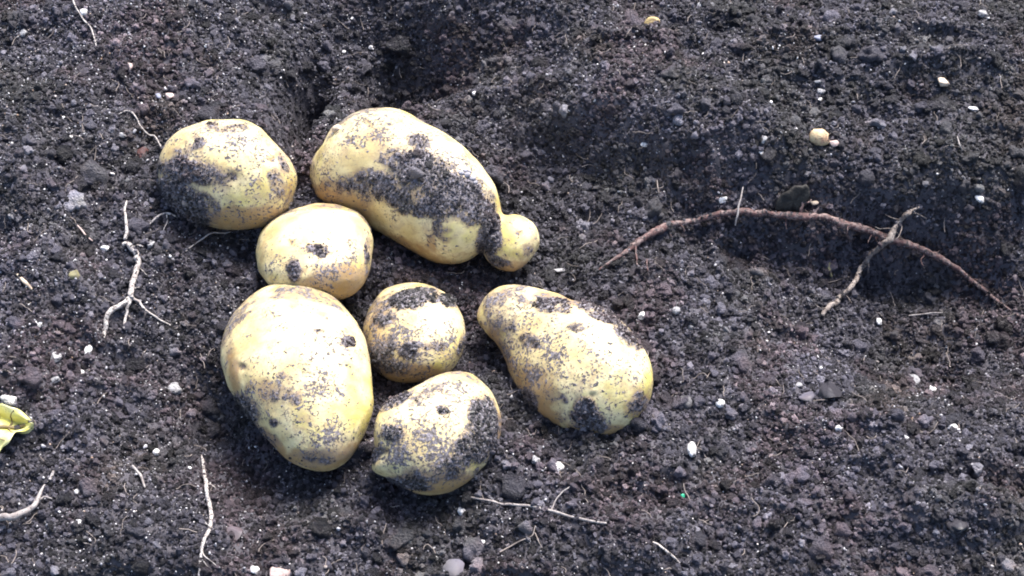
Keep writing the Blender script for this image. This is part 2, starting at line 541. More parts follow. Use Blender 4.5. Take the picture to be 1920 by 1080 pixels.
def potato(outline, axis, label, dirt, specks, russet_shade, speck0, eyes, seed, thick=0.9, sit=0.60, base=None, bumps=(), group='freshly dug potatoes lying on the soil'):
    O = closed_spline(outline)
    c0 = O.mean(0)
    th = math.radians(axis)
    ex = np.array([math.cos(th), math.sin(th)])
    ey = np.array([-math.sin(th), math.cos(th)])
    A = np.stack([(O - c0) @ ex, (O - c0) @ ey], 1)
    s0, s1 = A[:, 0].min(), A[:, 0].max()
    NU, NV = 280, 220
    u = np.linspace(0, math.pi, NU)
    S = (s0 + s1) / 2 - (s1 - s0) / 2 * np.cos(u) * 0.99999
    hi, lo = np.array([crossings(A, s) for s in S]).T
    cen, wid = (hi + lo) / 2, (hi - lo) / 2
    # even the tips so they close round
    wid[0] = wid[-1] = 0.01
    win = np.exp(-((S[:, None] - S[None, :]) / (0.16 * (s1 - s0))) ** 2) * (np.gradient(S)[None, :])
    ws = (win * wid).sum(1) / win.sum(1)
    cs = (win * cen).sum(1) / win.sum(1)
    wmax = ws.max()
    pm = WIDTH / 1920
    bx = on_plane(*c0)
    zb = h_low(bx[:1], bx[1:2])[0] if base is None else base
    V = np.empty((NU, NV, 3))
    phi = np.linspace(0, 2 * math.pi, NV, endpoint=False)
    fw = FW
    for i in range(NU):
        hz = zb + sit * thick * pm * (0.6 * wmax + 0.4 * ws[i])
        q = c0 + ex * S[i] + ey * cen[i]
        d = ray(*q)
        t = (hz - CO[2]) / d[2]
        C = CO + d * t
        sc_ = t / FPX
        across = (RT * ey[0] - UPV * ey[1])
        tw = thick * (0.25 * wid[i] + 0.75 * min(wid[i], ws[i] * 1.05))
        V[i] = C + sc_ * (np.cos(phi)[:, None] * wid[i] * across - np.sin(phi)[:, None] * tw * fw)
    V = V.reshape(-1, 3)
    cen3 = V.mean(0)
    nrm = V - cen3
    nrm /= np.linalg.norm(nrm, axis=1)[:, None]
    px, py = project(V)
    front = (V - cen3) @ FW < 0
    def mask(bl, edge=0.5):
        m = np.zeros(len(V))
        for (bxp, byp, rx, ry, a, st) in bl:
            a = math.radians(a)
            dx, dy = px - bxp, py - byp
            q = np.sqrt(((dx * math.cos(a) + dy * math.sin(a)) / rx) ** 2 + ((-dx * math.sin(a) + dy * math.cos(a)) / ry) ** 2)
            m = np.maximum(m, st * (1 - sstep(1 - edge, 1 + edge, q)))
        return m
    D, K, R = mask(dirt), mask(specks, 0.6), mask(russet_shade, 0.6)  # R: russet skin and dirt film, plus shade painted along the potato's underside
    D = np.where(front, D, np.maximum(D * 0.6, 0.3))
    nb = fbm3(V, 0.010, 4, seed + 3, 0.6)
    Dn = np.clip(D * 0.92 + sstep(0, 0.3, D) * nb * 0.34, 0, 1.2)
    low = fbm3(V, 0.034, 3, seed, 0.45)
    V2 = V + nrm * (0.0013 * low + 0.00018 * fbm3(V, 0.006, 2, seed + 9))[:, None]
    # eyes: shallow dimples with a raised brow
    for (exx, eyy, er) in eyes:
        dd = np.hypot(px - exx, (py - eyy)) / er
        ok = front
        V2 = V2 - nrm * (np.where(ok, 0.0011 * np.exp(-dd ** 2 * 1.5), 0))[:, None]
        dd2 = np.hypot(px - exx, (py - eyy + er * 0.9)) / er
        V2 = V2 + nrm * (np.where(ok, 0.0006 * np.exp(-dd2 ** 2 * 2.2), 0))[:, None]
        K = np.maximum(K, np.where(ok, 0.7 * np.exp(-dd ** 2), 0))
        R = np.maximum(R, np.where(ok, 0.8 * np.exp(-dd ** 2 * 0.7), 0))
    for (bx_, by_, br_, bh_) in bumps:
        V2 = V2 + (nrm * 0.5 - RT * 0.5) * (np.where(front, bh_ * np.exp(-(np.hypot(px - bx_, py - by_) / br_) ** 2), 0))[:, None]
    cling = sstep(0.35, 1.0, Dn)
    V2 = V2 + nrm * (cling * (0.0005 + 0.0005 * fbm3(V, 0.0024, 3, seed + 5, 0.7)))[:, None]
    caps0, caps1 = V2[:NV].mean(0), V2[-NV:].mean(0)
    V2[:NV] = caps0; V2[-NV:] = caps1
    o = link_mesh('potato', V2 - cen3, grid_faces(NU, NV, True), M_SKIN,
                  attrs={'dirt': Dn, 'speck': np.clip(K + speck0, 0, 1.5), 'russet_shade': R})
    o.location = cen3
    tag(o, label, 'potato', group)
    # loose soil sticking to it
    w = np.where(front, sstep(0.22, 0.85, Dn), 0) + 0.02 * np.clip(K, 0, 1) * front + 0.002 * front
    a1 = np.linalg.norm(np.gradient(V2.reshape(NU, NV, 3), axis=0), axis=2) * np.linalg.norm(np.gradient(V2.reshape(NU, NV, 3), axis=1), axis=2)
    w = w * np.clip(a1.ravel(), 0, None)
    area = w.sum()
    n = int(area / (0.0011 ** 2) * 1.5)
    idx = RNG.choice(len(V2), n, p=w / area)
    S_ = 0.00031 * np.exp(RNG.normal(0.1, 0.5, n)) * (0.45 + 0.75 * sstep(0.3, 0.9, Dn[idx]))
    P_ = V2[idx] - cen3 + RNG.normal(0, 0.0002, (n, 3))
    scatter('clinging_soil', P_, S_, DRIED, parent=o, label='dark crumbs of soil stuck to the potato skin')
    o['_r'] = 0
    del o['_r']
    return o, V2

P1 = [(298,321),(298,296),(309,275),(326,254),(354,236),(390,226),(425,222),(460,225),(488,240),(509,264),(529,286),(544,305),(553,330),(551,358),(544,384),(527,409),(502,426),(467,433),(425,432),(390,426),(357,414),(330,398),(309,374),(300,345)]
P2 = [(581,321),(586,300),(602,275),(621,252),(628,238),(643,230),(666,213),(701,203),(736,201),(764,210),(806,233),(841,254),(877,282),(905,314),(926,342),(936,368),(941,388),(944,400),(952,404),(964,402),(979,405),(1000,417),(1010,437),(1012,458),(1003,476),(989,495),(968,509),(943,508),(922,497),(910,482),(904,472),(896,479),(877,490),(848,496),(817,493),(785,480),(750,462),(718,442),(690,424),(655,408),(622,395),(597,377),(585,349)]
P3 = [(481,483),(485,459),(496,433),(516,412),(544,395),(576,384),(608,381),(639,384),(668,396),(686,417),(695,445),(695,483),(690,518),(673,545),(645,561),(600,562),(550,556),(510,542),(487,515)]
P4 = [(417,659),(425,622),(441,586),(470,553),(502,533),(543,524),(584,531),(616,549),(649,577),(673,606),(688,638),(695,679),(698,728),(696,769),(683,810),(665,846),(641,873),(608,885),(576,880),(543,865),(514,838),(482,801),(453,763),(430,728),(419,692)]
P5 = [(682,614),(688,588),(702,561),(722,540),(755,530),(791,531),(824,543),(850,561),(867,586),(874,618),(871,651),(857,681),(834,700),(800,712),(763,717),(732,711),(707,692),(693,671),(685,643)]
P6 = [(703,825),(706,790),(718,763),(747,740),(787,722),(822,704),(857,697),(889,704),(914,724),(931,753),(941,785),(938,820),(924,853),(901,883),(873,907),(832,924),(787,926),(755,914),(728,897),(710,876),(703,850)]
P7 = [(894,598),(897,574),(914,552),(945,538),(979,537),(1016,544),(1051,555),(1070,564),(1101,570),(1134,582),(1167,604),(1193,633),(1212,662),(1221,698),(1219,737),(1208,770),(1186,796),(1156,814),(1119,823),(1087,819),(1053,806),(1019,785),(993,759),(974,730),(957,700),(948,674),(933,646),(911,624)]

POT = []
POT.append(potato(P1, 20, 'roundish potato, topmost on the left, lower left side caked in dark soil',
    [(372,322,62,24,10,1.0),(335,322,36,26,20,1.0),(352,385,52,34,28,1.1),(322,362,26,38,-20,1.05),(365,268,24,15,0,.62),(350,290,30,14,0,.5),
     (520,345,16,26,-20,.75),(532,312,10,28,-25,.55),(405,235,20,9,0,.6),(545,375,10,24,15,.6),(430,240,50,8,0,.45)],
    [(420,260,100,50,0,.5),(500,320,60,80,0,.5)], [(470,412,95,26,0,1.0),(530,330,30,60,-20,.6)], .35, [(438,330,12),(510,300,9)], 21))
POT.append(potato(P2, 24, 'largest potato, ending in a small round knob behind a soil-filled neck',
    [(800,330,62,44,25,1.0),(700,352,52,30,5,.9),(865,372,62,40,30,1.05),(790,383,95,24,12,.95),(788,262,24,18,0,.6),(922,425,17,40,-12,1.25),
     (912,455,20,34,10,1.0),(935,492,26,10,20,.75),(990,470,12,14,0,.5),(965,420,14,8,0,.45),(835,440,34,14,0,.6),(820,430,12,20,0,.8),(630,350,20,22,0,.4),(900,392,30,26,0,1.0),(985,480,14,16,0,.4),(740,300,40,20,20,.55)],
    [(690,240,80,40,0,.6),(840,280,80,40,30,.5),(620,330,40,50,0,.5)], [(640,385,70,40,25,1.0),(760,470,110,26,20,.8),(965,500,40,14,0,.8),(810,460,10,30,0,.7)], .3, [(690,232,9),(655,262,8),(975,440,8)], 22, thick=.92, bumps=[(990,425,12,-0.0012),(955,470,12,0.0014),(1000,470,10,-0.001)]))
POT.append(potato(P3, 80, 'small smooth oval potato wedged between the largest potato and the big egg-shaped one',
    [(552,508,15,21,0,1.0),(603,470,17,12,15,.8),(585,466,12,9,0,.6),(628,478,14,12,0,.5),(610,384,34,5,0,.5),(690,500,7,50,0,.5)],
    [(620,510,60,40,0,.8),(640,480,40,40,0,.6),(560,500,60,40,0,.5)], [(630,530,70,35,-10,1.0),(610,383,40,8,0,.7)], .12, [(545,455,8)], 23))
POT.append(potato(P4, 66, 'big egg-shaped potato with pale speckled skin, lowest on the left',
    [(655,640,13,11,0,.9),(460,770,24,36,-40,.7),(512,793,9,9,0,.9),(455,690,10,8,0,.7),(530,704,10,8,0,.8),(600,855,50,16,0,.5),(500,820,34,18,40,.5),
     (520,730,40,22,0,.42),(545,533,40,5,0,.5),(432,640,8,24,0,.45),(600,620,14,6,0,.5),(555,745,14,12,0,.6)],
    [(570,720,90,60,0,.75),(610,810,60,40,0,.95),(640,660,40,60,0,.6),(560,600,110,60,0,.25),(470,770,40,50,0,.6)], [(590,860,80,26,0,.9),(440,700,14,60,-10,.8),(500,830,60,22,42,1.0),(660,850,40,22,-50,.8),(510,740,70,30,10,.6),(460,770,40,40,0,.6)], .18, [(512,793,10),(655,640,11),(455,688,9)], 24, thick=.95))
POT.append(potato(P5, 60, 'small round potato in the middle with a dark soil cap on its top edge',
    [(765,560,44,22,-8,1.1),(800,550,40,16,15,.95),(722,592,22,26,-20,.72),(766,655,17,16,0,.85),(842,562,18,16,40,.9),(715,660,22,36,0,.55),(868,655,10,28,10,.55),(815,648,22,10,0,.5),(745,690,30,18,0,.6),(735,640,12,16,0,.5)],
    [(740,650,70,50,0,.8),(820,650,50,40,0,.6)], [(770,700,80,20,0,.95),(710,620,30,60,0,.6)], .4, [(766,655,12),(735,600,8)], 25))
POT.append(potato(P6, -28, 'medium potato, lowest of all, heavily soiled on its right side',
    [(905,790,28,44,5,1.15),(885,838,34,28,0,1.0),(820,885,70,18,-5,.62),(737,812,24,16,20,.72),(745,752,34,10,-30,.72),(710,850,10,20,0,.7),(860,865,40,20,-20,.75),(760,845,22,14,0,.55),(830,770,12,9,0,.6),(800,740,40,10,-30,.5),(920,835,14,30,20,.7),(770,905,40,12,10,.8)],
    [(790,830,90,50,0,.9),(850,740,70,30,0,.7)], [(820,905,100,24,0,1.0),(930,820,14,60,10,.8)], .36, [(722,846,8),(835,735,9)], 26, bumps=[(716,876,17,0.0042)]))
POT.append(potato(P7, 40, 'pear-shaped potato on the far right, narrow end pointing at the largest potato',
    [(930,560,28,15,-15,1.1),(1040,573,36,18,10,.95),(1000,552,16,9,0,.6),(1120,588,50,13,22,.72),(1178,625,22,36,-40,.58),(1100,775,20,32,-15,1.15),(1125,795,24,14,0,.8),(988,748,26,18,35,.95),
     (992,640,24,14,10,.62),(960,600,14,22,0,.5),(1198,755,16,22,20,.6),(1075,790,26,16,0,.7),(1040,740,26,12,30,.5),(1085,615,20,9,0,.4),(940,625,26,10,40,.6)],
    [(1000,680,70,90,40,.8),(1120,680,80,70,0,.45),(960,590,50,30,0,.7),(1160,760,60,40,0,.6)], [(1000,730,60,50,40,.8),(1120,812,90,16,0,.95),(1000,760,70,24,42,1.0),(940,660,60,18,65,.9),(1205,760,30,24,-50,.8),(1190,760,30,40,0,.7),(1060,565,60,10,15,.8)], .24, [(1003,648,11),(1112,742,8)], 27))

# stub where the stolon broke off the largest potato
def stub():
    o, Vp = POT[1]
    px, py = project(Vp)
    fr = (Vp - Vp.mean(0)) @ FW < 0
    k = np.argmin(np.hypot(px - 634, py - 243) + 1e6 * (~fr))
    V, F = lump(5, ICO3, .25, .9, (1.3, .8, .9))
    link_mesh('stem_stub', V * 0.0026 + Vp[k] - np.array(o.location), F, M_BEIGE, o)
stub()

# small lump of grey clay stuck near the neck of the largest potato
p2o = POT[1][0]

# ------------------------------------------------------------------ loose soil
def soil_points(n, ax0=X0, ax1=X1, ay0=Y0, ay1=Y1):
    x = RNG.uniform(ax0, ax1, n); y = RNG.uniform(ay0, ay1, n)
    return x, y

def lay(n, size_fn, rise):
    x, y = soil_points(n)
    s = size_fn(n)
    z = h_full(x, y) + s * rise
    return np.stack([x, y, z], 1), s

Pa, Sa = lay(300000, lambda n: 0.00066 * np.exp(RNG.normal(0, 0.38, n)), 0.3)
Pb, Sb = lay(20000, lambda n: 0.0014 * np.exp(RNG.normal(0, 0.3, n)), 0.3)
Pc, Sc = lay(2300, lambda n: 0.0028 * np.exp(RNG.normal(0, 0.3, n)), 0.1)
def lay_wide(n, size_fn, rise):
    x = RNG.uniform(-1.3, 1.3, n); y = RNG.uniform(-1.0, 1.5, n)
    k = (x < X0) | (x > X1) | (y < Y0) | (y > Y1)
    x, y = x[k], y[k]
    s = size_fn(len(x))
    return np.stack([x, y, h_full(x, y) + s * rise], 1), s
Pe, Se = lay_wide(420000, lambda n: 0.0019 * np.exp(RNG.normal(0, 0.38, n)), 0.25)
Pd, Sd = lay(130, lambda n: 0.0058 * np.exp(RNG.normal(0, 0.22, n)), -0.1)
def clear_of(P, S):
    """big lumps keep off the potatoes and the long root"""
    k = np.ones(len(P), bool)
    for _, V_ in POT:
        c_ = V_.mean(0)
        q = V_[::60, :2]
        for p_ in q[::3]:
            k &= np.hypot(P[:, 0] - p_[0], P[:, 1] - p_[1]) > S * 0.9
    for a_, b_ in ((1122, 508), (1150, 490), (1180, 468), (1210, 447), (1250, 428), (1300, 412), (1350, 403), (1400, 400), (1460, 402),
                   (1530, 406), (1590, 422), (1650, 442), (1700, 460), (1750, 482), (1800, 508), (1850, 550), (1575, 558), (1615, 505), (245, 520), (256, 490), (386, 920), (392, 980)):
        p_ = at(a_, b_)
        k &= np.hypot(P[:, 0] - p_[0], P[:, 1] - p_[1]) > S + 0.006
    return P[k], S[k]
Pc, Sc = clear_of(Pc, Sc)
Pd, Sd = clear_of(Pd, Sd)
scatter('soil_crumbs', np.concatenate([Pa, Pb, Pc, Pd, Pe]), np.concatenate([Sa, Sb, Sc, Sd, Se]), CRUMBS,
        label='dark crumbly soil grains covering the whole bed', cat='soil')

# crumbs banked against the potatoes where they meet the soil
BP = []
for o_, V_ in POT:
    gap = V_[:, 2] - h_full(V_[:, 0], V_[:, 1])
    k_ = np.where(np.abs(gap) < 0.003)[0]
    k_ = RNG.choice(k_, 900)
    out_ = V_[k_] - V_.mean(0)
    out_[:, 2] = 0
    out_ /= np.linalg.norm(out_, axis=1)[:, None]
    q_ = V_[k_] + out_ * np.abs(RNG.normal(0, 0.0028, 900))[:, None]
    q_[:, 2] = h_full(q_[:, 0], q_[:, 1]) + RNG.uniform(0.0002, 0.0030, 900) * np.exp(-np.linalg.norm(q_ - V_[k_], axis=1) / 0.004)
    BP.append(q_)
BP = np.concatenate(BP)
scatter('banked_soil', BP, 0.0009 * np.exp(RNG.normal(0, 0.4, len(BP))), CRUMBS,
        label='loose crumbs of soil banked up round the potatoes', cat='soil')

def grit_sz(n): return 0.00034 * np.exp(RNG.normal(0, 0.5, n))
x, y = soil_points(52000)
dens = 0.35 + 0.65 * sstep(0.05, -0.25, x) + 0.35 * noise2(x / 0.05, y / 0.05, 77)
keep = RNG.uniform(0, 1, len(x)) < dens
x, y = x[keep], y[keep]
s = np.clip(grit_sz(len(x)), 0, 0.0016)
scatter('pale_grit', np.stack([x, y, h_full(x, y) + 0.0008 + s * 0.3], 1), s, GRITS,
        label='tiny white and grey grit sprinkled through the dark soil', cat='grit')

# ------------------------------------------------------------------ roots and fibres
def tube(pts, radii, mat, name, parent=None, origin=(0, 0, 0), seed=1, knob=0.18, nseg=10):
    P = np.array(pts, float)
    m = len(P)
    n = max(16, m * 14)
    t = np.linspace(0, m - 1, n)
    i = np.clip(np.floor(t).astype(int), 0, m - 2)
    f = (t - i)[:, None]
    Q = np.concatenate([[2 * P[0] - P[1]], P, [2 * P[-1] - P[-2]]])
    p0, p1, p2, p3 = Q[i], Q[i + 1], Q[i + 2], Q[i + 3]
    C = 0.5 * (2 * p1 + (p2 - p0) * f + (2 * p0 - 5 * p1 + 4 * p2 - p3) * f ** 2 + (3 * p1 - p0 - 3 * p2 + p3) * f ** 3)
    r = np.interp(t, np.linspace(0, m - 1, len(radii)), radii)
    T = np.gradient(C, axis=0)
    T /= np.linalg.norm(T, axis=1)[:, None]
    up = np.array([0.1, 0.2, 1.0])
    A = np.cross(T, up); A /= np.linalg.norm(A, axis=1)[:, None]
    B = np.cross(T, A)
    C = C + (A * noise2(t * 1.7 + seed, t * 0, seed)[:, None] + B * noise2(t * 1.3, t * 0 + seed, seed + 1)[:, None]) * r[:, None] * 0.45
    ph = np.linspace(0, 2 * math.pi, nseg, endpoint=False)
    V = C[:, None] + r[:, None, None] * (np.cos(ph)[None, :, None] * A[:, None] + np.sin(ph)[None, :, None] * B[:, None])
    V = V.reshape(-1, 3)
    rr = np.repeat(r, nseg)
    W = (V - np.repeat(C, nseg, 0))
    k = 1 + knob * (noise3(V[:, 0] / 0.0022, V[:, 1] / 0.0022, V[:, 2] / 0.0022, seed) + 0.5 * noise2(np.repeat(t, nseg) * 1.6, 0 * rr, seed + 4))
    V = np.repeat(C, nseg, 0) + W * k[:, None]
    V[:nseg] = V[:nseg].mean(0) ; V[-nseg:] = V[-nseg:].mean(0)
    return link_mesh(name, V - np.array(origin), grid_faces(n, nseg, True), mat, parent)

def root_soil(o, mp, rad, n):
    """crumbs caught along a root"""
    mp = np.array(mp)
    t = RNG.uniform(0, len(mp) - 1.001, n)
    i = t.astype(int)
    C = mp[i] + (mp[i + 1] - mp[i]) * (t - i)[:, None]
    rr = np.interp(t, np.linspace(0, len(mp) - 1, len(rad)), rad)
    d = RNG.normal(size=(n, 3)); d /= np.linalg.norm(d, axis=1)[:, None]
    P = C + d * rr[:, None] * 0.95 - np.array(o.location)
    scatter('clinging_soil', P, 0.00035 * np.exp(RNG.normal(0.2, 0.5, n)), DRIED, parent=o, label='crumbs of soil caught on the root')

def root(main, branches, mat, label, cat='root', group=None, name='root', seed=1, bmat=None, bname='rootlet', knob=0.18, soil=0, wisps=0):
    """main = [(px,py,lift mm)], radii px ; each branch the same"""
    def pts(l): return [at(a, b, (c + 0.8) / 1000) for a, b, c in l]
    pm = WIDTH / 1920
    mp = pts(main[0])
    org = np.mean(mp, 0)
    o = tube(mp, [q * pm for q in main[1]], mat, name, None, org, seed, knob)
    o.location = org
    tag(o, label, cat, group)
    if soil:
        root_soil(o, mp, [q * pm for q in main[1]], soil)
    for q in range(wisps):                            # hair-fine side roots
        k = RNG.integers(1, len(mp) - 2)
        a = mp[k] + (mp[k + 1] - mp[k]) * RNG.uniform()
        dr = np.array([RNG.normal(0, .7), RNG.normal(-.2, 1), RNG.normal(-.1, .4)]); dr /= np.linalg.norm(dr)
        L = RNG.uniform(0.005, 0.014)
        w = [a]
        for _ in range(4):
            dr = dr + RNG.normal(0, .35, 3); dr /= np.linalg.norm(dr)
            w.append(w[-1] + dr * L / 4)
        tube(w, [0.0004, 0.0003, 0.00015], bmat or mat, bname, o, org, seed + 40 + q, .1, 5)
    for i, b in enumerate(branches):
        tube(pts(b[0]), [q * pm for q in b[1]], bmat or mat, bname, o, org, seed + 7 + i, knob)
    return o

root(([(1122,508,0),(1165,478,2),(1195,455,3),(1235,430,4),(1280,417,5),(1330,406,6),(1380,400,7),(1430,400,8),(1480,403,9),(1530,406,9),(1580,417,9),(1630,434,8),(1680,453,8),(1730,470,7),(1770,490,7),(1805,512,5),(1835,537,3),(1870,564,2),(1915,596,1)],
      [2,4.2,6.5,7,7.5,6.5,7,8,7.5,7,8,7,7.5,6.5,6,5,4.2,3,1.2]),
     [([(1192,458,3),(1193,480,2),(1195,498,1)], [2,1.6,1]), ([(1212,485,2),(1215,508,1)], [1.5,1.2]),
      ([(1500,404,9),(1504,385,9),(1500,372,8)], [3.5,2.5,1.5]), ([(1650,445,8),(1652,470,5),(1660,490,3)], [1.5,1.3,.8]),
      ([(1345,408,6),(1350,420,3)], [1.2,.8]), ([(1590,425,8),(1588,445,5)], [1.2,.8]), ([(1505,382,9),(1515,380,9),(1522,374,8)],[2,1.8,1])],
     M_ROOT_RED, 'long reddish brown root arching across the hollow on the right', seed=3, knob=.3, soil=700, wisps=26)
root(([(1724,388,4),(1705,398,7),(1690,412,9),(1678,430,11),(1668,446,12),(1650,462,11),(1632,478,10),(1615,505,8),(1598,535,5),(1575,558,3),(1555,577,2),(1542,594,1)],
      [2,4.5,4.5,5,6.5,6.5,4.5,4.5,4.5,4.5,5.5,3.5]),
     [([(1705,398,7),(1722,402,6),(1738,410,4)], [1.2,1,.7]), ([(1690,412,8),(1672,408,7),(1660,402,5)], [1,.9,.6]), ([(1560,573,3),(1540,578,2),(1528,570,1)], [1,.8,.6])],
     M_ROOT_TAN, 'tan grey root lying crosswise over the long reddish root', seed=9, knob=.3, soil=300, wisps=9)
root(([(229,458,2),(238,457,3),(250,470,4),(259,484,4),(258,503,4),(252,525,4),(246,545,3),(245,560,3)], [3,5,5.5,6,5.5,5.5,5,5]),
     [([(245,558,3),(228,572,3),(210,583,3),(200,600,2),(196,620,1),(194,634,0)], [4.5,4.5,4.5,4.5,4,3]),
      ([(245,560,3),(240,575,3),(236,592,2),(232,618,1)], [4,3.5,3,2]),
      ([(246,556,3),(258,564,3),(272,580,3),(292,594,2),(312,606,1),(324,612,0)], [4,2.5,2,2,1.5,1]),
      ([(236,450,3),(236,425,3),(234,400,2),(237,375,1)], [3.5,3,2.5,1.5])],
     M_ROOT_WHITE, 'thick white forked root left of the potatoes', seed=5, soil=60, wisps=6)
root(([(378,852,2),(382,870,2),(384,895,2),(386,920,2),(392,945,2),(397,968,3),(393,990,2),(384,1012,2),(378,1040,2),(375,1065,2),(373,1100,1)],
      [1.5,3,3.3,3.3,3.3,3.3,3.6,2.8,2.5,2.2,2]), [], M_ROOT_WHITE, 'thin white root running straight down to the bottom edge', seed=6, soil=60, wisps=5)
root(([(-40,985,3),(0,974,4),(30,968,5),(58,955,4),(70,935,4),(85,908,2)], [6,6,5.5,5,4,1.5]),
     [([(68,940,4),(82,932,3),(98,935,2)], [2,1.5,1])], M_ROOT_GREY, 'grey root entering at the lower left edge below the leaf', seed=7)
root(([(862,930,1),(895,934,2),(930,942,2),(960,946,2),(990,948,2),(1030,957,3),(1070,968,2),(1110,977,2),(1138,981,1)], [1.2,1.8,2.2,2.4,2.4,2.3,2.3,2.2,1.8]),
     [([(1034,958,2),(1040,940,2),(1052,925,2),(1068,912,1),(1084,895,1)], [1.4,1.3,1.2,1.1,.8])],
     M_ROOT_GREY, 'thin pale root stretching to the right below the lowest potato', seed=8, knob=.1)
root(([(1224,1016,1),(1240,1026,2),(1256,1038,2),(1276,1056,1)], [1.6,2,2,1.4]), [], M_ROOT_WHITE, 'short white root piece near the bottom edge right of centre', seed=12, knob=.08)
root(([(130,-20,2),(140,8,2),(155,35,2),(170,52,2),(178,75,2),(184,105,0)], [1.8,1.8,1.7,1.5,1.3,.8]), [], M_ROOT_WHITE, 'hair-thin root by the white stone at the top left corner', seed=13, knob=.08)
root(([(222,214,1),(235,208,2),(248,211,3),(258,225,3),(266,240,3),(278,252,3),(290,256,4),(302,276,3)], [1.3,1.5,1.6,1.7,1.7,1.7,1.7,1.3]), [], M_ROOT_WHITE, 'pale curly rootlet beside the topmost left potato', seed=14, knob=.08)
root(([(278,424,1),(290,410,2),(305,401,3),(320,400,3),(334,408,2)], [1.8,2,2,2.2,1.8]), [([(312,402,3),(314,415,2),(308,428,2),(306,436,1)], [1.4,1.3,1.1,.8])], M_ROOT_WHITE, 'small hooked rootlet under the soil-caked potato', seed=15, knob=.1)
root(([(348,472,1),(365,458,2),(385,444,3),(400,436,3),(420,437,2),(434,434,1)], [1.2,1.4,1.5,1.7,1.5,1]), [], M_ROOT_GREY, 'thin wavy rootlet between the topmost left potato and the small smooth one', seed=16, knob=.1)
root(([(1379,424,12),(1382,405,14),(1387,380,10),(1393,350,6)], [1.5,2,2,1.2]), [], M_ROOT_GREY, 'short pale straw sticking up across the long reddish root', cat='straw', name='straw', seed=17, knob=.08)
root(([(936,1036,1),(958,1024,2),(980,1012,2),(998,1004,2),(1004,985,1)], [1.1,1.3,1.3,1.2,.8]), [([(1003,998,2),(1010,1015,2),(1016,1028,1)], [1,.9,.7])], M_FIBRE, 'faint brownish rootlet under the thin pale root at the bottom', seed=18, knob=.1)
root(([(144,422,2),(158,438,2),(174,452,1)], [1.4,1.8,1.2]), [], M_PINK, 'short straight reddish twig left of the thick white root', cat='twig', name='twig', seed=19, knob=.1)
root(([(32,514,1),(46,527,3),(60,544,1)], [2,4,2.2]), [], M_BEIGE, 'stubby pale twig near the left edge', cat='twig', name='twig', seed=20, knob=.2)
root(([(1703,592,1),(1725,590,2),(1748,587,2),(1772,587,1)], [1.2,1.8,1.7,1.1]), [], M_ROOT_GREY, 'short pale fibre lying flat in the right hollow', cat='fibre', name='fibre', seed=23, knob=.1)
root(([(1554,492,2),(1556,505,4),(1560,519,2)], [2,5,2]), [], M_OLIVE, 'small olive shoot in the shade under the long root', cat='shoot', name='shoot', seed=24, knob=.2)
root(([(1795,255,2),(1799,270,3),(1804,283,1)], [1,1.4,.9]), [], M_ROOT_GREY, 'tiny upright fibre near the right edge above the hollow', cat='fibre', name='fibre', seed=25, knob=.1)
root(([(1232,337,3),(1233,352,3),(1236,362,1)], [1,1.2,.9]), [], M_FIBRE, 'tiny straw upright on the slope above the left end of the long root', cat='straw', name='straw', seed=26, knob=.1)
root(([(100,882,3),(94,900,3)], [2.5,3]), [], M_ROOT_WHITE, 'tiny white stub beside the grey root at the lower left', cat='root', seed=27, knob=.1)
root(([(248,872,2),(262,890,2),(272,915,1)], [2,2.6,1.5]), [], M_ROOT_GREY, 'short grey root left of the thin white root', seed=28, knob=.15)

# many fine hairs nobody could count: joined tubes
def hairs(n):
    Vs, Fs, off = [], [], 0
    for k in range(n):
        x, y = RNG.uniform(X0, X1), RNG.uniform(Y0, Y1)
        a = RNG.uniform(0, 6.28)
        L = RNG.uniform(0.004, 0.016)
        m = 9
        da = RNG.normal(0, 0.35, m)
        aa = a + np.cumsum(da)
        px_ = x + np.cumsum(np.cos(aa)) * L / m
        py_ = y + np.cumsum(np.sin(aa)) * L / m
        pz_ = h_full(px_, py_)
        pz_ = pz_ * 0.4 + pz_.mean() * 0.6 + 0.0017
        C = np.stack([px_, py_, pz_], 1)
        T = np.gradient(C, axis=0)
        A = np.cross(T, [0, 0, 1.0]); A /= np.linalg.norm(A, axis=1)[:, None]
        B = np.cross(T, A); B /= np.linalg.norm(B, axis=1)[:, None]
        r = RNG.uniform(0.00012, 0.00026)
        ph = np.arange(4) * math.pi / 2
        V = C[:, None] + r * (np.cos(ph)[None, :, None] * A[:, None] + np.sin(ph)[None, :, None] * B[:, None])
        Vs.append(V.reshape(-1, 3)); Fs.append(grid_faces(m, 4, True) + off); off += m * 4
    o = link_mesh('root_hairs', np.concatenate(Vs), np.concatenate(Fs), M_FIBRE)
    tag(o, 'hair-fine brown root fibres strewn through the soil', 'root hairs', kind='stuff')
hairs(900)

# ------------------------------------------------------------------ stones
def stone(px, py, w, h, mat, label, name='pebble', cat='pebble', seed=None, facets=5, rough=0.22, group='pebbles lying on the soil', turn=0.0, lift=0.15, bits=()):
    seed = seed or int(px * 3 + py)
    V, F = lump(seed, ICO3, rough, 1.1, (1, 1, 1), facets)
    V = (V - (V.max(0) + V.min(0)) / 2) / ((V.max(0) - V.min(0)) / 2)
    pm = WIDTH / 1920
    rw, rh = w * pm / 2 * 0.92, h * pm / 2 * 0.92
    P = at(px, py, 0.0010)
    V = V * np.array([rw, rh * 1.05, min(rw, rh) * 0.85])
    c, s = math.cos(math.radians(turn)), math.sin(math.radians(turn))
    V = V @ np.array([[c, s, 0], [-s, c, 0], [0, 0, 1]])
    o = link_mesh(name, V, F, mat, smooth=facets < 3)
    o.location = P + np.array([0, 0, min(rw, rh) * lift])
    tag(o, label, cat, group)
    return o

